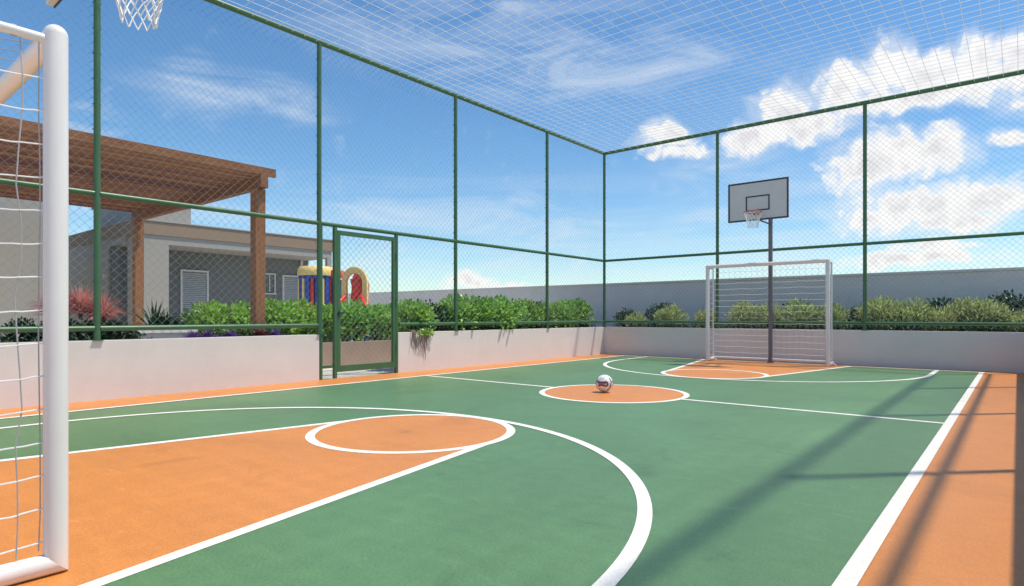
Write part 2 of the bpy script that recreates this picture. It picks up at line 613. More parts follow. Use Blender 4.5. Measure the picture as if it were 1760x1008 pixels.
def fence(name, label, axis, plane, posts, ends, out, skip=None, base=WH):
    """axis 'y' runs along Y at x=plane, axis 'x' runs along X at y=plane"""
    P = (lambda u, z, o=0.: (plane + o, u, z)) if axis == 'y' else (lambda u, z, o=0.: (u, plane + o, z))
    root = thing(name, P((ends[0] + ends[1]) / 2, base), label, 'fence')
    for u in posts:
        part('post', MB().tube([P(u, base), P(u, PZ - .01)], PR, 14), 'greenpaint', root, smooth=True)
        part('base_plate', MB().box(*[q for ab in zip((P(u, 0)[0] - .055, P(u, 0)[1] - .055), (P(u, 0)[0] + .055, P(u, 0)[1] + .055)) for q in ab], base + .0005, base + .009), 'greenpaint', root)
    part('top_rail', rail(MB(), P(ends[0], PZ), P(ends[1], PZ), PR + .006), 'greenpaint', root, smooth=True)
    edges = sorted(set([ends[0]] + list(posts) + [ends[1]]))
    tm = MB()
    for a, b in zip(edges[:-1], edges[1:]):
        if b - a < .2:
            continue
        aa, bb = a + PR * .8, b - PR * .8
        part('middle_rail', rail(MB(), P(aa, MIDZ), P(bb, MIDZ), PR * .9), 'greenpaint', root, smooth=True)
        du = P(1, 0)
        du = (0, 1, 0) if axis == 'y' else (1, 0, 0)
        nrm = (out, 0, 0) if axis == 'y' else (0, out, 0)
        spans = [(a, b)]
        if skip and a < skip[0] + .1 < b:
            spans = [(skip[1], b)]
        for c, d in spans:
            part('bottom_rail', rail(MB(), P(c + PR * .8, LOWZ), P(d - PR * .8, LOWZ), PR * .9), 'greenpaint', root, smooth=True)
            part('wire_mesh', wire_panel(P(c, 0, out * .03), du, d - c, base + .06, MIDZ, nrm=nrm), 'wire', root, kind='stuff')
        part('wire_mesh', wire_panel(P(a, 0, out * .03), du, b - a, MIDZ, PZ, nrm=nrm), 'wire', root, kind='stuff')
    for u in posts:
        x, y, _ = P(u, 0)
        ties(tm, x, y, base, PZ, (out, 0, 0) if axis == 'y' else (0, out, 0))
    part('wire_ties', tm, 'dark', root, kind='stuff')
    return root


LP = [-.57, 2.43, 5.417, 8.42, 11.41]
GP0, GP1 = 5.70, 6.935
lf = fence('court_fence', 'tall green chain-link fence with a gate below its middle rail, pergola behind it', 'y', FX, LP, (-.65, FYE - .05), -1, skip=(5.417, 6.975))
# the first gate-side post runs to the ground, and so does the jamb that closes the narrow bay
part('post', MB().tube([(FX + .012, 5.435, 0), (FX + .012, 5.435, MIDZ - .03)], .030, 12), 'greenpaint', lf, smooth=True)
part('gate_jamb', MB().box(FX - .025, FX + .035, GP0 - .028, GP0 + .022, 0, MIDZ - .031), 'greenpaint', lf, bevel=.004)
part('gate_jamb', MB().box(FX - .025, FX + .035, GP1 - .012, GP1 + .03, 0, MIDZ - .031), 'greenpaint', lf, bevel=.004)
part('bottom_rail', MB().box(FX - .015, FX + .02, 5.468, GP0 - .03, .17, .215), 'greenpaint', lf, bevel=.003)
part('wire_mesh', wire_panel((FX - .02, 5.457, 0), (0, 1, 0), GP0 - 5.487, .22, MIDZ, nrm=(-1, 0, 0)), 'wire', lf, kind='stuff')
EP = [FX, -5.374, -2.368, FRX]
fence('court_fence', 'tall shaded chain-link fence standing behind the far goal and backboard', 'x', FYE, EP, (FX, FRX), 1)
fence('court_fence', 'tall chain-link fence along the court side opposite the gate', 'y', FRX, LP, (-.65, FYE - .05), 1)

# gate leaf
g = thing('gate', (FX, GP0, 0), 'green steel gate with chain-link infill beside the pergola', 'gate')
ga, gb = GP0 + .026, GP1 - .016
for a, b in ((ga, ga + .062), (gb - .062, gb)):
    part('stile', MB().box(FX - .022, FX + .030, a, b, .10, 2.37), 'greenpaint', g, bevel=.004)
part('top_bar', MB().box(FX - .022, FX + .030, ga + .063, gb - .063, 2.30, 2.37), 'greenpaint', g, bevel=.004)
part('bottom_bar', MB().box(FX - .022, FX + .030, ga + .063, gb - .063, .10, .20), 'greenpaint', g, bevel=.004)
part('wire_mesh', wire_panel((FX - .012, ga + .05, 0), (0, 1, 0), gb - ga - .10, .19, 2.31, r=.0026, nrm=(-1, 0, 0)), 'wire', g, kind='stuff')
for z in (.45, 1.25, 2.05):
    part('hinge', MB().tube([(FX + .036, gb + .004, z - .05), (FX + .036, gb + .004, z + .05)], .011, 10), 'greenpaint', g, smooth=True)
part('latch', MB().box(FX + .030, FX + .05, ga + .01, ga + .10, 1.02, 1.06).box(FX + .05, FX + .062, ga + .02, ga + .035, .99, 1.09), 'dark', g, bevel=.003)

# overhead net: cords tied from side to side and end to end
nt_ = thing('overhead_net', (CX, CY, PZ), 'white square-mesh net stretched flat over the whole court', 'net')
NP = .205


def cords(along):
    mb = MB()
    rnd = random.Random(9)
    if along == 'y':
        n = int((FRX - FX) / NP)
        for i in range(1, n + 1):
            x = FX + i * NP + rnd.uniform(-.006, .006)
            if x > FRX - .03:
                continue
            mb.tube([(x + rnd.uniform(-.004, .004), -.5 + j * (FYE + .5) / 14, PZ - .015 - .05 * math.sin(math.pi * (x - FX) / (FRX - FX)) * math.sin(math.pi * j / 14)) for j in range(15)], .0036, 4, caps=False)
    else:
        n = int((FYE + .5) / NP)
        for i in range(1, n + 1):
            y = FYE - i * NP + rnd.uniform(-.006, .006)
            j_ = (y + .5) / (FYE + .5)
            mb.tube([(FX + k * (FRX - FX) / 10, y + rnd.uniform(-.004, .004), PZ - .015 - .05 * math.sin(math.pi * k / 10) * math.sin(math.pi * j_)) for k in range(11)], .0036, 4, caps=False)
    return mb


part('lengthwise_cords', cords('y'), 'cord', nt_, kind='stuff')
part('crosswise_cords', cords('x'), 'cord', nt_, kind='stuff')


# ------------------------------------------------------------------ goals
def goal(label, cx, yf, back, half=1.203, h=2.11, depth=.32):
    """back = -1 when the net hangs towards -Y, +1 towards +Y"""
    root = thing('football_goal', (cx, yf, 0), label, 'goal', 'football goals at the two court ends')
    r = .0405
    yb = yf + back * depth
    for s in (-1, 1):
        x = cx + s * half
        # upright with a rounded shoulder into the crossbar
        gp = MB().tube([(x, yf, .004)] + [(x, yf, h - .02)] + [(x, yf, h - .02 + r * math.sin(a)) for a in (.25, .55, .85, 1.15, 1.4)], r, 24,
                       rad=[r, r] + [r * math.cos(a) for a in (.25, .55, .85, 1.15, 1.4)])
        gp.v[:24] = [(a, b, r + .001 + (b - yf) * back) for a, b, _ in gp.v[:24]]                      # mitred foot
        part('goalpost', gp, 'goal', root, smooth=True)
        bb = MB().tube([(x, yf + back * .012, r + .001), (x, yb + back * .03, r + .001)], r, 24)
        bb.v[:24] = [(a, yf + back * (c - r - .001), c) for a, _, c in bb.v[:24]]
        part('base_bar', bb, 'goal', root, smooth=True)
        part('depth_bar', MB().tube([(x, yf + back * .02, h - .045), (x, yb, h - .045)], .019, 12), 'goal', root, smooth=True)
        part('back_upright', MB().tube([(x, yb, .09), (x, yb, h - .03)], .015, 12), 'goal', root, smooth=True)
        part('foot', MB().box(x - .07, x + .07, yb - .05, yb + .05, 0.0005, .03), 'goal', root, bevel=.006)
        # side net
        sn, sv = MB(), MB()
        rnd = random.Random(3 + s)
        z = .135
        while z < h - .08:
            n = 8
            sn.tube([(x + rnd.uniform(-.003, .003), yf + back * (.035 + (depth - .05) * i / n), z - .010 * math.sin(math.pi * i / n) + rnd.uniform(-.002, .002)) for i in range(n + 1)], .0032, 5, caps=False)
            z += .127
        for q in range(1, 3):
            y = yf + back * (.0 + .115 * q)
            sv.tube([(x + rnd.uniform(-.004, .004), y + rnd.uniform(-.012, .012), .09 + i * (h - .15) / 14) for i in range(15)], .0026, 5, caps=False)
        sv.tube([(x - .002, yf + back * .052 + rnd.uniform(-.003, .003), .1 + i * (h - .16) / 14) for i in range(15)], .0024, 5, caps=False)
        part('side_net', sn, 'cord', root, kind='stuff')
        part('side_net_cords', sv, 'greycord', root, kind='stuff')
    part('crossbar', MB().tube([(cx - half + .02, yf, h - .024), (cx + half - .02, yf, h - .024)], r * .985, 24), 'goal', root, smooth=True)
    part('back_ground_bar', MB().tube([(cx - half, yb, .075), (cx + half, yb, .075)], .020, 12), 'goal', root, smooth=True)
    bn = MB()
    rnd = random.Random(8)
    z = .20
    while z < h - .1:
        bn.tube([(cx - half + 2 * half * i / 20, yb + rnd.uniform(-.006, .006), z - .012 * abs(math.sin(math.pi * i / 5)) + rnd.uniform(-.003, .003)) for i in range(21)], .0032, 4, caps=False)
        z += .127
    part('back_net', bn, 'cord', root, kind='stuff')
    bv = MB()
    k = int(2 * half / .127)
    for i in range(1, k + 1):
        x = cx - half + i * 2 * half / (k + 1)
        bv.tube([(x + rnd.uniform(-.006, .006), yb + rnd.uniform(-.005, .005), .09 + j * (h - .16) / 10) for j in range(11)] + [(x, yf + back * .05, h - .03)], .0020, 4, caps=False)
    part('back_net_cords', bv, 'greycord', root, kind='stuff')
    part('net_clip', MB().tube([(cx + half, yf + back * .13 + .02 * math.cos(a), h - .045 + .02 * math.sin(a)) for a in [i * math.pi / 5 for i in range(10)]], .004, 5, closed=True), 'greycord', root)
    return root


goal('white goal whose post and crossbar rise beside the orange key, net seen side-on', -4.085, .695, -1)
goal('white goal standing against the shaded low wall under the basketball backboard', -4.10, 13.22, 1, half=1.215)


# ------------------------------------------------------------------ basketball stands
def basket(label, px, py, face, by):
    """face = +1 when the board looks towards +Y"""
    root = thing('basketball_stand', (px, py, 0), label, 'basketball hoop', 'basketball stands at the two court ends')
    part('pole', MB().box(px - .037, px + .037, py - .037, py + .037, 0, 3.42), 'pole', root, bevel=.008)
    part('pole_cap', MB().box(px - .05, px + .05, py - .05, py + .05, 3.421, 3.445), 'pole', root, bevel=.005)
    part('foot_plate', MB().box(px - .06, px + .06, py - .046, py + .046, 0.0006, .012), 'pole', root)
    part('arm', MB().tube([(px, py + face * .04, 3.30), (px, by - face * .03, 3.30)], .03, 10), 'pole', root, smooth=True)
    for s in (-1, 1):
        part('brace', MB().tube([(px, py + face * .04, 2.95), (px + s * .35, by - face * .03, 3.12)], .017, 8), 'pole', root, smooth=True)
    th = .02
    bd = part('backboard', MB().box(px - .59, px + .59, by - th, by + th, 2.935, 3.725), 'board', root, bevel=.004)
    fr = MB()
    f0, f1 = sorted((by + face * (th + .001), by + face * (th + .008)))
    e = .028
    b0, b1, hw = 2.935, 3.725, .59
    fr.box(px - hw - .006, px + hw + .006, f0, f1, b1 - e, b1 + .006).box(px - hw - .006, px + hw + .006, f0, f1, b0 - .006, b0 + e)
    fr.box(px - hw - .006, px - hw + e, f0, f1, b0 + e, b1 - e).box(px + hw - e, px + hw + .006, f0, f1, b0 + e, b1 - e)
    part('border', fr, 'dark', bd)
    sq = MB()
    a, z0, z1, e = .235, 3.125, 3.435, .026
    sq.box(px - a, px + a, f0, f1, z1 - e, z1).box(px - a, px + a, f0, f1, z0, z0 + e)
    sq.box(px - a, px - a + e, f0, f1, z0 + e, z1 - e).box(px + a - e, px + a, f0, f1, z0 + e, z1 - e)
    part('target_square', sq, 'dark', bd)
    ry, rz, rr = by + face * .30, 3.06, .172
    part('rim', MB().tube([(px + rr * math.cos(i * math.pi / 20), ry + rr * math.sin(i * math.pi / 20), rz) for i in range(40)], .010, 10, closed=True), 'rim', root, smooth=True)
    part('rim_bracket', MB().box(px - .06, px + .06, *sorted((by + face * .03, by + face * (.30 - rr))), rz - .03, rz + .008), 'rim', root, bevel=.003)
    net = MB()
    n, rows = 12, 5
    prof = [(0, .172), (.25, .142), (.5, .120), (.75, .104), (1, .093)]

    def rad(t):
        for (t0, r0), (t1, r1) in zip(prof[:-1], prof[1:]):
            if t <= t1:
                return r0 + (r1 - r0) * (t - t0) / (t1 - t0)
        return prof[-1][1]
    rnd = random.Random(2)
    for s in (1, -1):
        for k in range(n):
            pts = []
            for j in range(rows * 2 + 1):
                t = j / (rows * 2)
                a = 2 * math.pi * (k + s * j * .25) / n
                r_ = rad(t) * (1 + rnd.uniform(-.03, .03))
                pts.append((px + r_ * math.cos(a), ry + r_ * math.sin(a), rz - .008 - .30 * t + rnd.uniform(-.004, .004)))
            net.tube(pts, .0042, 5, caps=False)
    part('hoop_net', net, 'cord', root, kind='stuff', smooth=True)
    return root


basket('basketball stand with grey square-marked backboard rising behind the far goal', -4.06, 13.52, -1, 12.70)
basket('basketball stand over the near goal, only its white net and board corner showing', -4.06, .35, 1, 1.09)

# ------------------------------------------------------------------ ball
br = .112
bc = Vector((CX - .115, CY - .02, br + .007))
ball = thing('football', (bc.x, bc.y, 0), 'white football with black and rose swirls on the centre circle', 'ball')
bm = bmesh.new()
bmesh.ops.create_icosphere(bm, subdivisions=4, radius=br)
me = bpy.data.meshes.new('ball_skin')
bm.to_mesh(me)
bm.free()
me.shade_smooth()
bo = link('ball_skin', me, 'ballwhite', ball)
bo.location = (0, 0, bc.z)
fwd = (Vector((0, 0, 1.0)) - bc).normalized()
rt = Vector((0, 0, 1)).cross(fwd).normalized()
up = fwd.cross(rt)


def swirl(uv, w, rotz, lift):
    q = Matrix.Rotation(rotz, 3, 'Z')
    uv = [Vector((a, b)) for a, b in uv]
    P = []
    for i in range(len(uv) - 1):                    # catmull-rom through the marks
        p0, p1, p2, p3 = uv[max(0, i - 1)], uv[i], uv[i + 1], uv[min(len(uv) - 1, i + 2)]
        for k in range(8):
            t = k / 8
            P.append(.5 * ((2 * p1) + (p2 - p0) * t + (2 * p0 - 5 * p1 + 4 * p2 - p3) * t * t + (3 * p1 - p0 - 3 * p2 + p3) * t ** 3))
    P.append(uv[-1])
    D = []
    for a in P:
        l = min(a.length, .97)
        a = a.normalized() * l if a.length > 0 else a
        D.append(q @ (rt * a.x + up * a.y + fwd * math.sqrt(max(0, 1 - l * l))))
    mb = MB()
    vs = []
    for i, d in enumerate(D):
        t = (D[min(i + 1, len(D) - 1)] - D[max(i - 1, 0)]).normalized()
        sd_ = d.cross(t).normalized() * w
        vs += [bc + (d * (br + lift) + sd_ * .5), bc + (d * (br + lift) - sd_ * .5)]
    mb.add(vs, [(2 * i, 2 * i + 1, 2 * i + 3, 2 * i + 2) for i in range(len(D) - 1)])
    return mb


for k in range(3):
    rz_ = k * 2 * math.pi / 3
    part('swirl', swirl([(-.82, .22), (-.55, .10), (-.15, .12), (.20, .16), (.38, -.02), (.28, -.28), (0, -.30), (-.30, -.20), (-.66, -.32)], .018, rz_, .0012), 'ballblack', ball)
    part('swirl', swirl([(-.70, -.08), (-.35, -.06), (.02, -.02), (.16, -.10)], .028, rz_, .0009), 'ballrose', ball)
    part('swirl', swirl([(.55, .62), (.74, .25), (.72, -.2), (.55, -.6), (.3, -.8)], .016, rz_, .0012), 'ballblack', ball)
    part('swirl', swirl([(-.45, .62), (-.2, .50), (.05, .70)], .008, rz_, .0010), 'greycord', ball)

# ------------------------------------------------------------------ pergola
pg = thing('pergola', (-12.3, 3.0, 0), 'brown timber pergola with closely spaced rafters on square posts', 'pergola')
PX0, PX1, PY0, PY1 = -9.72, -14.97, .55, 5.11
for y in (PY0, PY1):
    for x in (PX0, PX1):
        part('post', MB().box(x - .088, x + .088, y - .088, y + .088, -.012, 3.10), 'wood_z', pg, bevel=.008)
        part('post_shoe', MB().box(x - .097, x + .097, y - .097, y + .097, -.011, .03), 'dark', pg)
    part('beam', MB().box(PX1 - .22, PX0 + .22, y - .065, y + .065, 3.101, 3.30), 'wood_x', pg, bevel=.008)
rnd = random.Random(6)
sl = MB().box(-.028, .028, PY0 - .35, PY1 + .20, 0, .135).mesh('rafter', .004)
n = 25
for i in range(n):
    x = PX0 + .17 + (PX1 - PX0 - .34) * i / (n - 1)
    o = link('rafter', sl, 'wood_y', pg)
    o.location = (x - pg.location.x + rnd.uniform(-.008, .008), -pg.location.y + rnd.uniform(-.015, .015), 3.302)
    o.rotation_euler = (0, 0, rnd.uniform(-.0015, .0015))

# ------------------------------------------------------------------ service building with the portal front
bx = -16.5
bd_ = thing('service_building', (-19, 8.5, 0), 'grey single-storey building with tan parapet and recessed charcoal porch', 'building')
part('wall', MB().box(-24, -17.80, 5.852, 11.3, -.012, 2.99), 'bdark', bd_)
part('corner_pier', MB().box(-17.2, bx, 5.85, 6.55, -.012, 2.79), 'bwhite', bd_)
part('side_wall', MB().box(-24.05, -18.43, 5.80, 5.851, -.012, 3.0), 'bwhite', bd_)
part('side_lintel', MB().box(-18.43, -17.2, 5.80, 6.1, 2.82, 3.0), 'bwhite', bd_)
part('end_column', MB().box(-16.62, bx, 11.14, 11.30, -.012, 2.79), 'bwhite', bd_)
part('porch_ceiling', MB().box(-17.8, bx, 5.852, 11.3, 2.79, 3.0), 'bwhite', bd_, bevel=.004)
part('parapet', MB().box(-24.1, bx + .03, 5.77, 11.36, 3.001, 3.34), 'band', bd_, bevel=.01)
part('coping', MB().box(-24.1, bx + .05, 5.75, 11.38, 3.341, 3.37), 'bwhite', bd_, bevel=.004)
part('roof_tank_room', MB().box(-20.3, -17.3, 6.0, 7.42, 3.371, 4.02), 'bwhite', bd_, bevel=.008)
part('tank_room_band', MB().box(-20.34, -17.26, 5.96, 7.46, 4.021, 4.15), 'band', bd_, bevel=.006)
part('drain_pipe', MB().tube([(-17.72, 11.0, -.01), (-17.72, 11.0, 2.78)], .04, 10), 'louvre', bd_, smooth=True)


def louvre_door(y0, y1, z1, xw=-17.8):
    d = part('door', MB().box(xw + .001, xw + .03, y0 + .05, y1 - .05, .0, z1 - .05), 'bdark', bd_)
    fm = MB().box(xw + .001, xw + .06, y0, y0 + .05, 0, z1).box(xw + .001, xw + .06, y1 - .05, y1, 0, z1).box(xw + .001, xw + .06, y0 + .05, y1 - .05, z1 - .05, z1)
    fm.box(xw + .03, xw + .055, y0 + .05, y1 - .05, 1.02, 1.09)
    part('door_frame', fm, 'louvre', d)
    z = .06
    one = MB().add([(0, y0 + .052, 0), (0, y1 - .052, 0), (.022, y1 - .052, -.028), (.022, y0 + .052, -.028), (0, y0 + .052, -.006), (0, y1 - .052, -.006), (.022, y1 - .052, -.034), (.022, y0 + .052, -.034)],
                   [(0, 1, 2, 3), (7, 6, 5, 4), (3, 2, 6, 7), (0, 4, 5, 1), (1, 5, 6, 2), (0, 3, 7, 4)]).mesh('slat')
    while z < z1 - .06:
        if not .98 < z < 1.12:
            s_ = link('slat', one, 'louvre', d)
            s_.location = (-bd_.location.x + xw + .031, -bd_.location.y, z)
        z += .052
    part('handle', MB().tube([(xw + .07, y1 - .1, 1.0), (xw + .07, y1 - .1, 1.15)], .012, 8), 'dark', d, smooth=True)


louvre_door(7.33, 8.09, 2.28)
louvre_door(10.36, 11.0, 2.28)
win = part('window', MB().box(-17.799, -17.78, 9.78, 10.09, 1.74, 2.27), 'glass', bd_)
part('window_frame', MB().box(-17.799, -17.75, 9.74, 9.78, 1.70, 2.31).box(-17.799, -17.75, 10.09, 10.13, 1.70, 2.31).box(-17.799, -17.75, 9.78, 10.09, 2.27, 2.31)
     .box(-17.799, -17.73, 9.72, 10.15, 1.66, 1.70).box(-17.779, -17.755, 9.92, 9.95, 1.741, 2.269), 'louvre', win)
part('wall_lamp', MB().box(-18.62, -18.54, 5.74, 5.80, 2.02, 2.12), 'louvre', bd_, bevel=.01)

ax = thing('annex_block', (-19, 2, 0), 'plain tall light-grey block behind the pergola beside the goalpost', 'building')
part('wall', MB().box(-23, -16.0, -3, 4.1, -.012, 3.75), 'bwhite', ax, bevel=.01)
part('coping', MB().box(-23.04, -15.96, -3.04, 4.14, 3.751, 3.83), 'band', ax, bevel=.006)

bw = thing('boundary_wall', (-10, 16.6, 0), 'long dark grey boundary wall rising behind the shrubs', 'wall')
part('wall', MB().box(-34, 7, 16.5, 16.7, -.3, 1.95), 'boundary', bw, bevel=.008)
part('coping', MB().box(-34, 7.02, 16.47, 16.73, 1.951, 2.01), 'boundary', bw, bevel=.006)

# ------------------------------------------------------------------ planters behind the walls
struct('soil', MB().box(-9.75, XL - WT - .002, 1.0 - 3, 5.14, -.012, .60), 'soil')
struct('soil', MB().box(-9.148, XL - WT - .002, 7.502, 13.9, -.012, .60), 'soil')
struct('soil', MB().box(-12, 2, YE + WT + .002, 16.49, -.012, .60), 'soil')
solo('planter_wall', MB().box(-9.83, -9.752, -2, 5.22, -.012, .64), 'wall', 'back wall of the planting bed under the pergola', 'wall', bevel=.005)
solo('planter_wall', MB().box(-9.752, XL - WT - .003, 5.142, 5.22, -.012, .66), 'wall', 'short end wall of the planting bed beside the gate', 'wall', bevel=.005)
solo('planter_wall', MB().box(-9.15, XL - WT - .003, 7.44, 7.50, -.012, .66), 'wall', 'end wall of the shrub bed on the far side of the gate', 'wall', bevel=.005)
pl = thing('hedge_planter', (-11, 8.5, 0), 'long low tan planter holding the hedge seen through the gate', 'planter')
part('front_wall', MB().box(-10.60, -10.5, 4.52, 13.5, -.012, .47), 'planter', pl, bevel=.006)
part('end_wall', MB().box(-11.6, -10.601, 4.52, 4.62, -.012, .47), 'planter', pl, bevel=.006)
part('soil', MB().box(-11.6, -10.601, 4.621, 13.5, -.012, .43), 'soil', pl)
tb = thing('garden_bench', (-10.3, 4.0, 0), 'white-topped masonry bench between the pergola posts', 'bench')
part('slab', MB().box(-10.55, -10.05, 3.55, 4.42, .735, .79), 'whitetop', tb, bevel=.006)
part('base', MB().box(-10.5, -10.1, 3.62, 4.35, -.012, .734), 'wall', tb, bevel=.005)

# ------------------------------------------------------------------ play tower
pt = thing('play_tower', (-14.0, 9.6, 0), 'plastic play tower with blue barrel, cream rim and red slide in a cream arch', 'playground tower')
bcx, bcy, brd = -14.30, 9.26, .44
ring = MB()
ns = 20
for i in range(ns):
    a0, a1 = 2 * math.pi * i / ns + .012, 2 * math.pi * (i + 1) / ns - .012
    po = [(bcx + brd * math.cos(a), bcy + brd * math.sin(a)) for a in (a0, (a0 + a1) / 2, a1)]
    pi_ = [(bcx + (brd - .06) * math.cos(a), bcy + (brd - .06) * math.sin(a)) for a in (a1, (a0 + a1) / 2, a0)]
    slot = i % 2 == 0
    if slot:
        part('barrel_panel', MB().prism(po + pi_, -.012, 2.06), 'blue', pt, bevel=.008)
    else:
        part('barrel_panel', MB().prism(po + pi_, -.012, .9).prism(po + pi_, 1.96, 2.06), 'blue', pt, bevel=.006)
        am = (a0 + a1) / 2
        part('bar', MB().tube([(bcx + (brd - .03) * math.cos(am), bcy + (brd - .03) * math.sin(am), .9), (bcx + (brd - .03) * math.cos(am), bcy + (brd - .03) * math.sin(am), 1.97)], .042, 10),
             'red' if i % 8 == 1 else 'cream', pt, smooth=True)
circ = [2 * math.pi * i / 48 for i in range(48)]
rimv = MB()
for rr, zz in ((brd + .03, 2.05), (brd + .035, 2.12), (brd + .02, 2.22), (brd - .03, 2.29), (brd - .12, 2.30), (brd - .12, 2.05)):
    rimv.v += [(bcx + rr * math.cos(a), bcy + rr * math.sin(a), zz) for a in circ]
for k in range(6):
    rimv.f += [(k * 48 + i, k * 48 + (i + 1) % 48, ((k + 1) % 6) * 48 + (i + 1) % 48, ((k + 1) % 6) * 48 + i) for i in range(48)]
part('rim', rimv, 'cream', pt, smooth=True)
part('deck', MB().prism([(bcx + (brd - .065) * math.cos(a), bcy + (brd - .065) * math.sin(a)) for a in circ[::2]], .86, .92), 'red', pt)
# red link panel between barrel and arch
dv = Vector((.769, .639, 0))                          # the tower's long side
sv_ = Vector((-.639, .769, 0))


def local(o, a, b, z):
    return o + dv * a + sv_ * b + Vector((0, 0, z))


o0 = Vector((bcx, bcy, 0))


def slab(mb, o, a0, a1, b0, b1, z0, z1):
    vs = [local(o, a, b, z) for z in (z0, z1) for a, b in ((a0, b0), (a1, b0), (a1, b1), (a0, b1))]
    return mb.add(vs, [(3, 2, 1, 0), (4, 5, 6, 7), (0, 1, 5, 4), (1, 2, 6, 5), (2, 3, 7, 6), (3, 0, 4, 7)])


part('link_panel', slab(MB(), o0, .42, .68, -.04, .04, .9, 1.95), 'blue', pt, bevel=.01)
part('link_cap', slab(MB(), o0, .36, .70, -.16, .26, 2.0, 2.2), 'red', pt, bevel=.03)
part('bar', MB().tube([local(o0, .56, -.07, .9), local(o0, .56, -.07, 1.85)], .045, 10), 'red', pt, smooth=True)
# cream arch
oa = o0 + dv * 1.03


def arch_pts(w, h, n=18):
    return [(w * math.cos(math.pi * i / n), h * math.sin(math.pi * i / n)) for i in range(n + 1)]


ow, iw, zb, zs = .34, .205, .5, 1.88
outer = [(ow, zb)] + [(a, zs + b) for a, b in arch_pts(ow, .42)] + [(-ow, zb)]
inner = [(iw, zb)] + [(a, zs + b) for a, b in arch_pts(iw, .24)] + [(-iw, zb)]
am = MB()
n = len(outer)
for b in (-.09, .09):
    am.v += [tuple(local(oa, p, b, z)) for p, z in outer] + [tuple(local(oa, p, b, z)) for p, z in inner]
for i in range(n - 1):
    am.f += [(i, i + 1, n + i + 1, n + i), (2 * n + i + 1, 2 * n + i, 3 * n + i, 3 * n + i + 1), (i + 1, i, 2 * n + i, 2 * n + i + 1), (n + i, n + i + 1, 3 * n + i + 1, 3 * n + i)]
am.f += [(0, n, 3 * n, 2 * n), (n - 1, 3 * n - 1, 4 * n - 1, 2 * n - 1)]
part('arch', am, 'cream', pt, bevel=.02, smooth=True)
# red twisting tube slide behind the arch
part('slide_tube', MB().tube([local(oa, .02 + .10 * math.sin(t * 3.1), .12 + .5 * t, 2.02 - .35 * t ** 1.3 * 1.2) for t in [i / 12 for i in range(13)]] +
     [local(oa, .05, .65 + .4 * t, 1.55 - 1.2 * t) for t in (.2, .5, .8)], .17, 18), 'red', pt, smooth=True)
part('slide_tube_mouth', MB().tube([local(oa, .04, .02, 1.2), local(oa, -.02, .02, 1.45), local(oa, .06, .03, 1.75), local(oa, .02, .05, 1.98)], .13, 14, rad=[.16, .10, .15, .16]), 'red', pt, smooth=True)
for s in (-1, 1):
    part('slide_rail', MB().tube([local(oa, s * .22 - .02, -.12, 1.50), local(oa, s * .36 + .02, -.5, 1.28), local(oa, s * .4 + .05, -.9, .95)], .05, 12), 'red', pt, smooth=True)
part('slide_chute', slab(MB(), oa, -.3, .3, -.7, -.1, .5, 1.12), 'red', pt, bevel=.03)
for a in (.76, 1.30):
    part('support_post', MB().tube([local(o0, a, .02, 0), local(o0, a, .02, .9)], .05, 12), 'blue', pt, smooth=True)


for o_, dy in ((bd_, -.22), (ax, -.22), (pt, -.14), (tb, -.13)):
    o_.location.y += dy


# ------------------------------------------------------------------ plants
def leaf_mesh(name, n, rad, zc, L, W, seed, shape='round', upness=.35, shell=.55, lumps=7):
    """many small folded leaves spread through an uneven, lumpy crown of half-sizes rad, centre height zc"""
    rg = np.random.default_rng(seed)
    # lumps that make the outline uneven
    lc = rg.normal(size=(lumps, 3))
    lc /= np.linalg.norm(lc, axis=1)[:, None]
    lc[:, 2] = np.abs(lc[:, 2]) * .9 - .15
    lr = rg.uniform(.38, .62, lumps)
    k = rg.integers(0, lumps, n)
    d = rg.normal(size=(n, 3))
    d /= np.linalg.norm(d, axis=1)[:, None]
    rr = rg.uniform(shell, 1.06, n) ** .6
    p = lc[k] * .55 + d * (lr[k] * rr)[:, None]
    base = rg.random(n) < .25
    p[base] = d[base] * (rg.uniform(.3, .95, base.sum()))[:, None]
    outw = p / np.maximum(np.linalg.norm(p, axis=1)[:, None], 1e-3)
    p = p * np.array(rad)
    p[:, 2] += zc
    p[:, 2] = np.maximum(p[:, 2], .02)
    ax_ = outw + rg.normal(size=(n, 3)) * .55
    ax_[:, 2] += upness
    ax_ /= np.linalg.norm(ax_, axis=1)[:, None]
    nr = outw * .4 + rg.normal(size=(n, 3)) * .45 + np.array([0, 0, .9])
    sd2 = np.cross(ax_, nr)
    sd2 /= np.maximum(np.linalg.norm(sd2, axis=1)[:, None], 1e-4)
    nr = np.cross(sd2, ax_)
    Ls = (L * rg.uniform(.7, 1.25, n))[:, None]
    Ws = (W * rg.uniform(.75, 1.2, n))[:, None]
    if shape == 'round':
        st_ = [(0, 0, 0), (.35, .42, .10), (.75, .46, .08), (1.0, 0, -.04), (.75, -.46, .08), (.35, -.42, .10)]
    else:
        st_ = [(0, 0, 0), (.30, .5, .10), (.65, .38, .05), (1.0, 0, -.16), (.65, -.38, .05), (.30, -.5, .10)]
    V = np.stack([p + ax_ * Ls * a + sd2 * Ws * b + nr * Ls * c for a, b, c in st_], axis=1).reshape(-1, 3)
    i0 = np.arange(n) * 6
    F = np.concatenate([np.stack([i0, i0 + 1, i0 + 2, i0 + 3], 1), np.stack([i0, i0 + 3, i0 + 4, i0 + 5], 1)])
    me = bpy.data.meshes.new(name)
    me.from_pydata(V.tolist(), [], F.tolist())
    me.update()
    return me


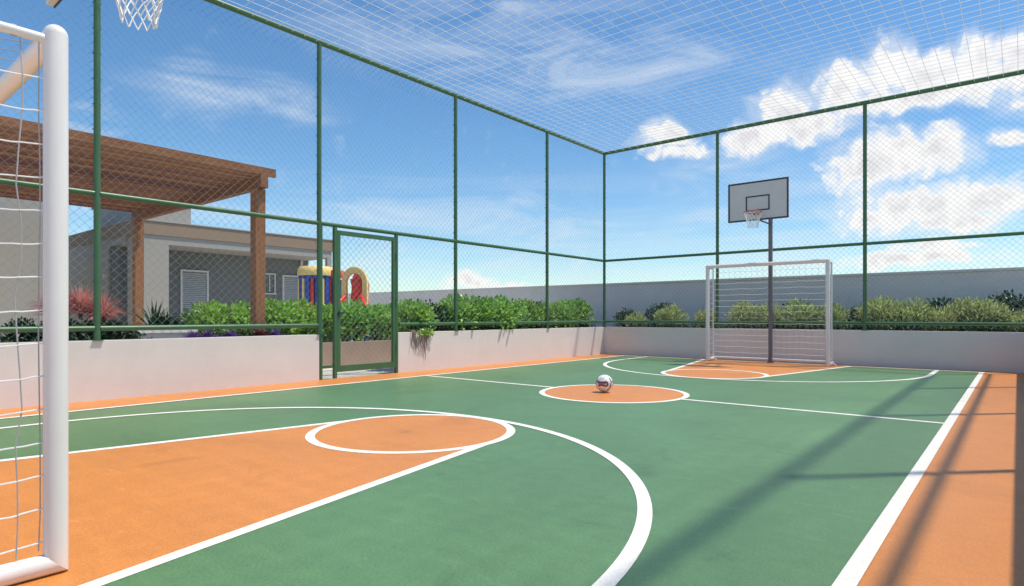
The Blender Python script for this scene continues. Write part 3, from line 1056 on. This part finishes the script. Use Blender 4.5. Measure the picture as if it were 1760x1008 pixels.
def stem_mesh(name, n, rad, zc, seed, r=.012):
    rnd = random.Random(seed)
    mb = MB()
    for i in range(n):
        a = rnd.uniform(0, 6.28)
        q = rnd.uniform(.25, .8)
        x, y, z = rad[0] * q * math.cos(a), rad[1] * q * math.sin(a), zc + rad[2] * rnd.uniform(.1, .6)
        mb.tube([(x * .1, y * .1, -.02), (x * .45, y * .45, z * .5), (x, y, z)], r, 5, rad=[r, r * .75, r * .35])
    return mb.mesh(name, smooth=True)


class Kind:
    def __init__(self, key, leafmat, n, rad, zc, L, W, variants=3, **kw):
        self.rad, self.leafmat = rad, leafmat
        self.leaf = [leaf_mesh('foliage', n, rad, zc, L, W, 100 * len(key) + 17 * i + n, **kw) for i in range(variants)]
        self.stem = [stem_mesh('stems', 7, rad, zc, 5 * i + n) for i in range(variants)]
        self.i = 0


def shrub(kind, name, x, y, z, s, label, group=None, sz=1., cat='shrub'):
    root = thing(name, (x, y, z), label, cat, group)
    i = kind.i % len(kind.leaf)
    kind.i += 1
    root.rotation_euler = (0, 0, random.uniform(0, 6.28))
    root.scale = (s, s, s * sz)
    link('foliage', kind.leaf[i], kind.leafmat, root)['kind'] = 'stuff'
    link('stems', kind.stem[i], 'bark', root)
    return root


K_hedge = Kind('hedge', 'clusia', 1700, (.50, .50, .48), .42, .090, .052, 4, upness=.55)
K_light = Kind('light', 'clusia_light', 1600, (.50, .50, .46), .40, .098, .060, 3, upness=.5)
K_olive = Kind('olive', 'olive', 1250, (.42, .42, .42), .38, .105, .026, 4, shape='blade', upness=.9)
K_dark = Kind('darks', 'darkleaf', 1300, (.42, .42, .45), .40, .075, .035, 3, upness=.4)

GH = 'shrubs of the green hedge in the tan planter'
for i, y in enumerate([4.95, 5.48, 6.03, 6.58, 7.2, 7.85, 8.5, 9.2, 10.0, 10.8]):
    lab = 'glossy green hedge shrub in the tan planter behind the pergola post' if y < 6 else \
        ('glossy green hedge shrub in the tan planter seen through the gate' if y < 9 else 'glossy green hedge shrub in the tan planter below the play tower')
    shrub(K_hedge, 'hedge_shrub', -10.98 + random.uniform(-.08, .08), y, .42, random.uniform(.95, 1.06), lab, lab.replace('shrub', 'shrubs'))
# bed between gate and corner
shrub(K_light, 'broadleaf_shrub', -8.72, 7.66, .57, .86, 'bright broad-leaved shrub spilling over the wall beside the gate')
shrub(K_dark, 'dark_shrub', -8.98, 8.22, .57, .90, 'dark purplish shrub behind the bright shrub beside the gate')
for i, y in enumerate([8.82, 9.42, 10.02, 10.68, 11.35, 12.0, 12.7, 13.3]):
    lab = 'light green leafy shrub behind the low wall between two fence posts, before the corner' if i < 4 else 'light green leafy shrub behind the low wall close to the fence corner'
    shrub(K_light if i % 3 != 1 else K_hedge, 'leafy_shrub', -8.90 + random.uniform(-.1, .1), y, .56, random.uniform(.88, 1.02), lab, lab.replace('shrub', 'shrubs'))
for y in (10.4, 11.9, 13.6):
    shrub(K_dark, 'dark_shrub', -9.1, y, .56, .98, 'dark shrub standing behind the light green shrubs near the fence corner', 'dark shrubs behind the light green ones')
# bed behind the end wall
OL = [(-8.1, 14.75, .70), (-7.1, 14.72, .95), (-6.2, 14.80, .80), (-5.25, 14.72, 1.02), (-4.66, 14.85, .98), (-3.95, 14.75, 1.05), (-3.28, 14.78, .95), (-2.38, 14.7, 1.08), (-1.88, 14.78, 1.02),
      (-1.38, 14.68, .80), (-1.0, 14.72, 1.06), (-.68, 14.80, .98), (-.12, 14.70, .72), (.55, 14.75, .95)]
for x, y, s in OL:
    x += .2
    if x < -5.5:
        lab = 'olive-yellow shrub behind the end wall between the fence corner and the goal'
    elif x < -2.8:
        lab = 'olive-yellow shrub behind the end wall seen through the goal net'
    elif x < .2:
        lab = 'olive-yellow shrub behind the end wall past the fence post right of the goal'.replace(' right of', ' beyond')
    else:
        lab = 'small olive-yellow shrub at the end of the row behind the end wall'
    shrub(K_olive, 'olive_shrub', x, y, .56, s * .97, lab, lab.replace('shrub', 'shrubs'), sz=1.0)
for x, y, s in [(-8.5, 14.9, .8), (-7.6, 15.25, .98), (-4.2, 15.3, 1.0), (-2.85, 15.2, .82), (-1.5, 15.3, 1.0), (-.3, 15.3, 1.12), (.5, 15.3, 1.12)]:
    shrub(K_dark, 'dark_shrub', x + .2, y, .56, s, 'dark green shrub in the back row against the boundary wall', 'dark shrubs against the boundary wall')
# low cover that fills the beds


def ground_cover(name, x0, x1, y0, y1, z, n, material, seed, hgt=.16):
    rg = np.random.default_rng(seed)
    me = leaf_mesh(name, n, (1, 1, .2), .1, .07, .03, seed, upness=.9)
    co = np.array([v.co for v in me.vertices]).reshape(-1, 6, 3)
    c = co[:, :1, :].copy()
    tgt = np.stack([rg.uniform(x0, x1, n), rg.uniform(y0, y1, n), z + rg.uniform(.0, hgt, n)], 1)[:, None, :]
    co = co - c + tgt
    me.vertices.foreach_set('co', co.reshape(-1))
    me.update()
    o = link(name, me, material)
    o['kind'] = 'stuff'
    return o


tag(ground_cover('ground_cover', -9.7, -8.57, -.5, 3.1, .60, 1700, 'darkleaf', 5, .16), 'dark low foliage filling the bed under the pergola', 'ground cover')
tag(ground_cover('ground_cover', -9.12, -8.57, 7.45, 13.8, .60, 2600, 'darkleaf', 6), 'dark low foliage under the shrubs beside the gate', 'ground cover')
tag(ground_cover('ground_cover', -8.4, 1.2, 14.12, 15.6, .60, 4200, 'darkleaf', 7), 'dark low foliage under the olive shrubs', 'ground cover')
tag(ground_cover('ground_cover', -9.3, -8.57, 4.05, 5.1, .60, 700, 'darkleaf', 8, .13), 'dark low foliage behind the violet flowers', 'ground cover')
tag(ground_cover('ground_cover', -11.4, -10.62, 4.8, 13.4, .43, 5200, 'clusia', 9, .34), 'low green foliage filling the tan planter', 'ground cover')
# dark shrubs in the bed under the pergola
for x, y, s in [(-9.1, 1.85, .50), (-9.2, 2.25, .55), (-9.05, 2.6, .50), (-9.2, 2.85, .46), (-8.9, 2.9, .36)]:
    shrub(K_dark, 'dark_shrub', x, y, .57, s, 'low dark green shrub in the bed by the goalpost under the pergola', 'low dark shrubs under the pergola')


def spiky(name, x, y, z, n, L, W, material, label, seed, spread=1., cat='plant', group=None):
    root = thing(name, (x, y, z), label, cat, group)
    rnd = random.Random(seed)
    mb = MB()
    for i in range(n):
        a = rnd.uniform(0, 6.283)
        el_ = rnd.uniform(.15, 1.35)
        l = L * rnd.uniform(.7, 1.1)
        d = Vector((math.cos(a) * math.cos(el_) * spread, math.sin(a) * math.cos(el_) * spread, math.sin(el_)))
        s_ = Vector((-math.sin(a), math.cos(a), 0)) * W
        p0 = Vector((x, y, z + rnd.uniform(0, L * .35)))
        p1 = p0 + d * l * .55
        p2 = p0 + d * l + Vector((0, 0, -.22 * l * math.cos(el_)))
        upv = Vector((0, 0, W * .35))
        mb.add([p0 - s_ * .4, p0 + s_ * .4, p1 - s_ * .5 + upv, p1 + s_ * .5 + upv, p1, p2], [(0, 4, 2), (0, 1, 4), (1, 3, 4), (2, 4, 5), (4, 3, 5)])
    part('leaves', mb, material, root, kind='stuff')
    part('stem', MB().tube([(x, y, z - .05), (x, y, z + L * .35)], .022, 6), 'bark', root, smooth=True)
    return root


for i, (x, y, z, L) in enumerate([(-9.3, 2.27, .95, .40), (-9.27, 2.50, 1.0, .38), (-9.37, 2.72, .95, .34), (-9.15, 2.70, .90, .36)]):
    spiky('cordyline', x, y, z, 190, L, .013, 'pink', 'coral red spiky cordyline behind the low wall between goalpost and pergola post', 30 + i, group='coral red spiky plants behind the wall')
    o = C.objects[-1]
for i, (x, y, L) in enumerate([(-11.1, 4.02, .58), (-11.15, 4.22, .42), (-11.05, 4.36, .34)]):
    spiky('agave', x, y, .62, 70, L, .030, 'darkleaf', ['tall dark spiky plant beside the slim pergola post', 'middle-sized dark spiky plant in front of the louvred door', 'small dark spiky plant next to the hedge end'][i], 50 + i)
for i in range(3):
    struct_y = (4.02, 4.22, 4.36)[i]
    solo('plant_pot', MB().tube([((-11.1, -11.15, -11.05)[i], struct_y, -.012), ((-11.1, -11.15, -11.05)[i], struct_y, .60)], .13, 16, rad=[.095, .13]), 'planter',
         ['tan pot under the tall dark spiky plant', 'tan pot under the middle-sized dark spiky plant', 'tan pot under the small dark spiky plant'][i], 'pot', smooth=True)
# flowers along the wall
for i, (y, m_, nme, lab) in enumerate([(3.62, 'purple', 'flower_clump', 'violet flower clump at the wall edge in front of the white bench'), (3.83, 'purple', 'flower_clump', 'violet flower clump at the wall edge next to the bench end'),
                                       (4.12, 'purple', 'flower_clump', 'sparse violet flower clump at the wall edge in front of the hedge'), (4.56, 'crimson', 'red_leaf_plant', 'crimson low plant at the foot of the thick pergola post'),
                                       (4.82, 'purple', 'flower_clump', 'violet flower clump beside the crimson plant')]):
    spiky(nme, -8.63, y, .63, 130, .17, .016, m_, lab, 70 + i, spread=1.1)
    spiky_root = None

# trailing vine over the wall beside the gate
vr = thing('trailing_vine', (XL + .02, 7.55, .708), 'dry vine trailing down the low wall under the bright shrub', 'vine')
rnd = random.Random(12)
for i in range(14):
    y0 = 7.27 + .40 * (i / 13) + rnd.uniform(-.03, .03)
    ln = rnd.uniform(.18, .5) * (1.25 if 5 < i < 10 else .75)
    x0 = XL + .012 + rnd.uniform(0, .015)
    pts = [(XL - .12, y0, .748), (XL - .03, y0, .742), (x0 + .01, y0 + .005, .708)] + [(x0 + rnd.uniform(0, .01), y0 + .02 * math.sin(k + i) + rnd.uniform(-.006, .006), .708 - ln * k / 6) for k in range(1, 7)]
    part('stem', MB().tube(pts, .006, 5, rad=[.008] * 3 + [.009, .009, .008, .007, .005, .002]), 'vine', vr, smooth=True)
vl = leaf_mesh('leaves', 170, (.05, .24, .13), 0, .05, .028, 77, upness=-.3)
o = link('leaves', vl, 'clusia_light', vr)
o.location = (.03, .02, -.06)
o['kind'] = 'stuff'
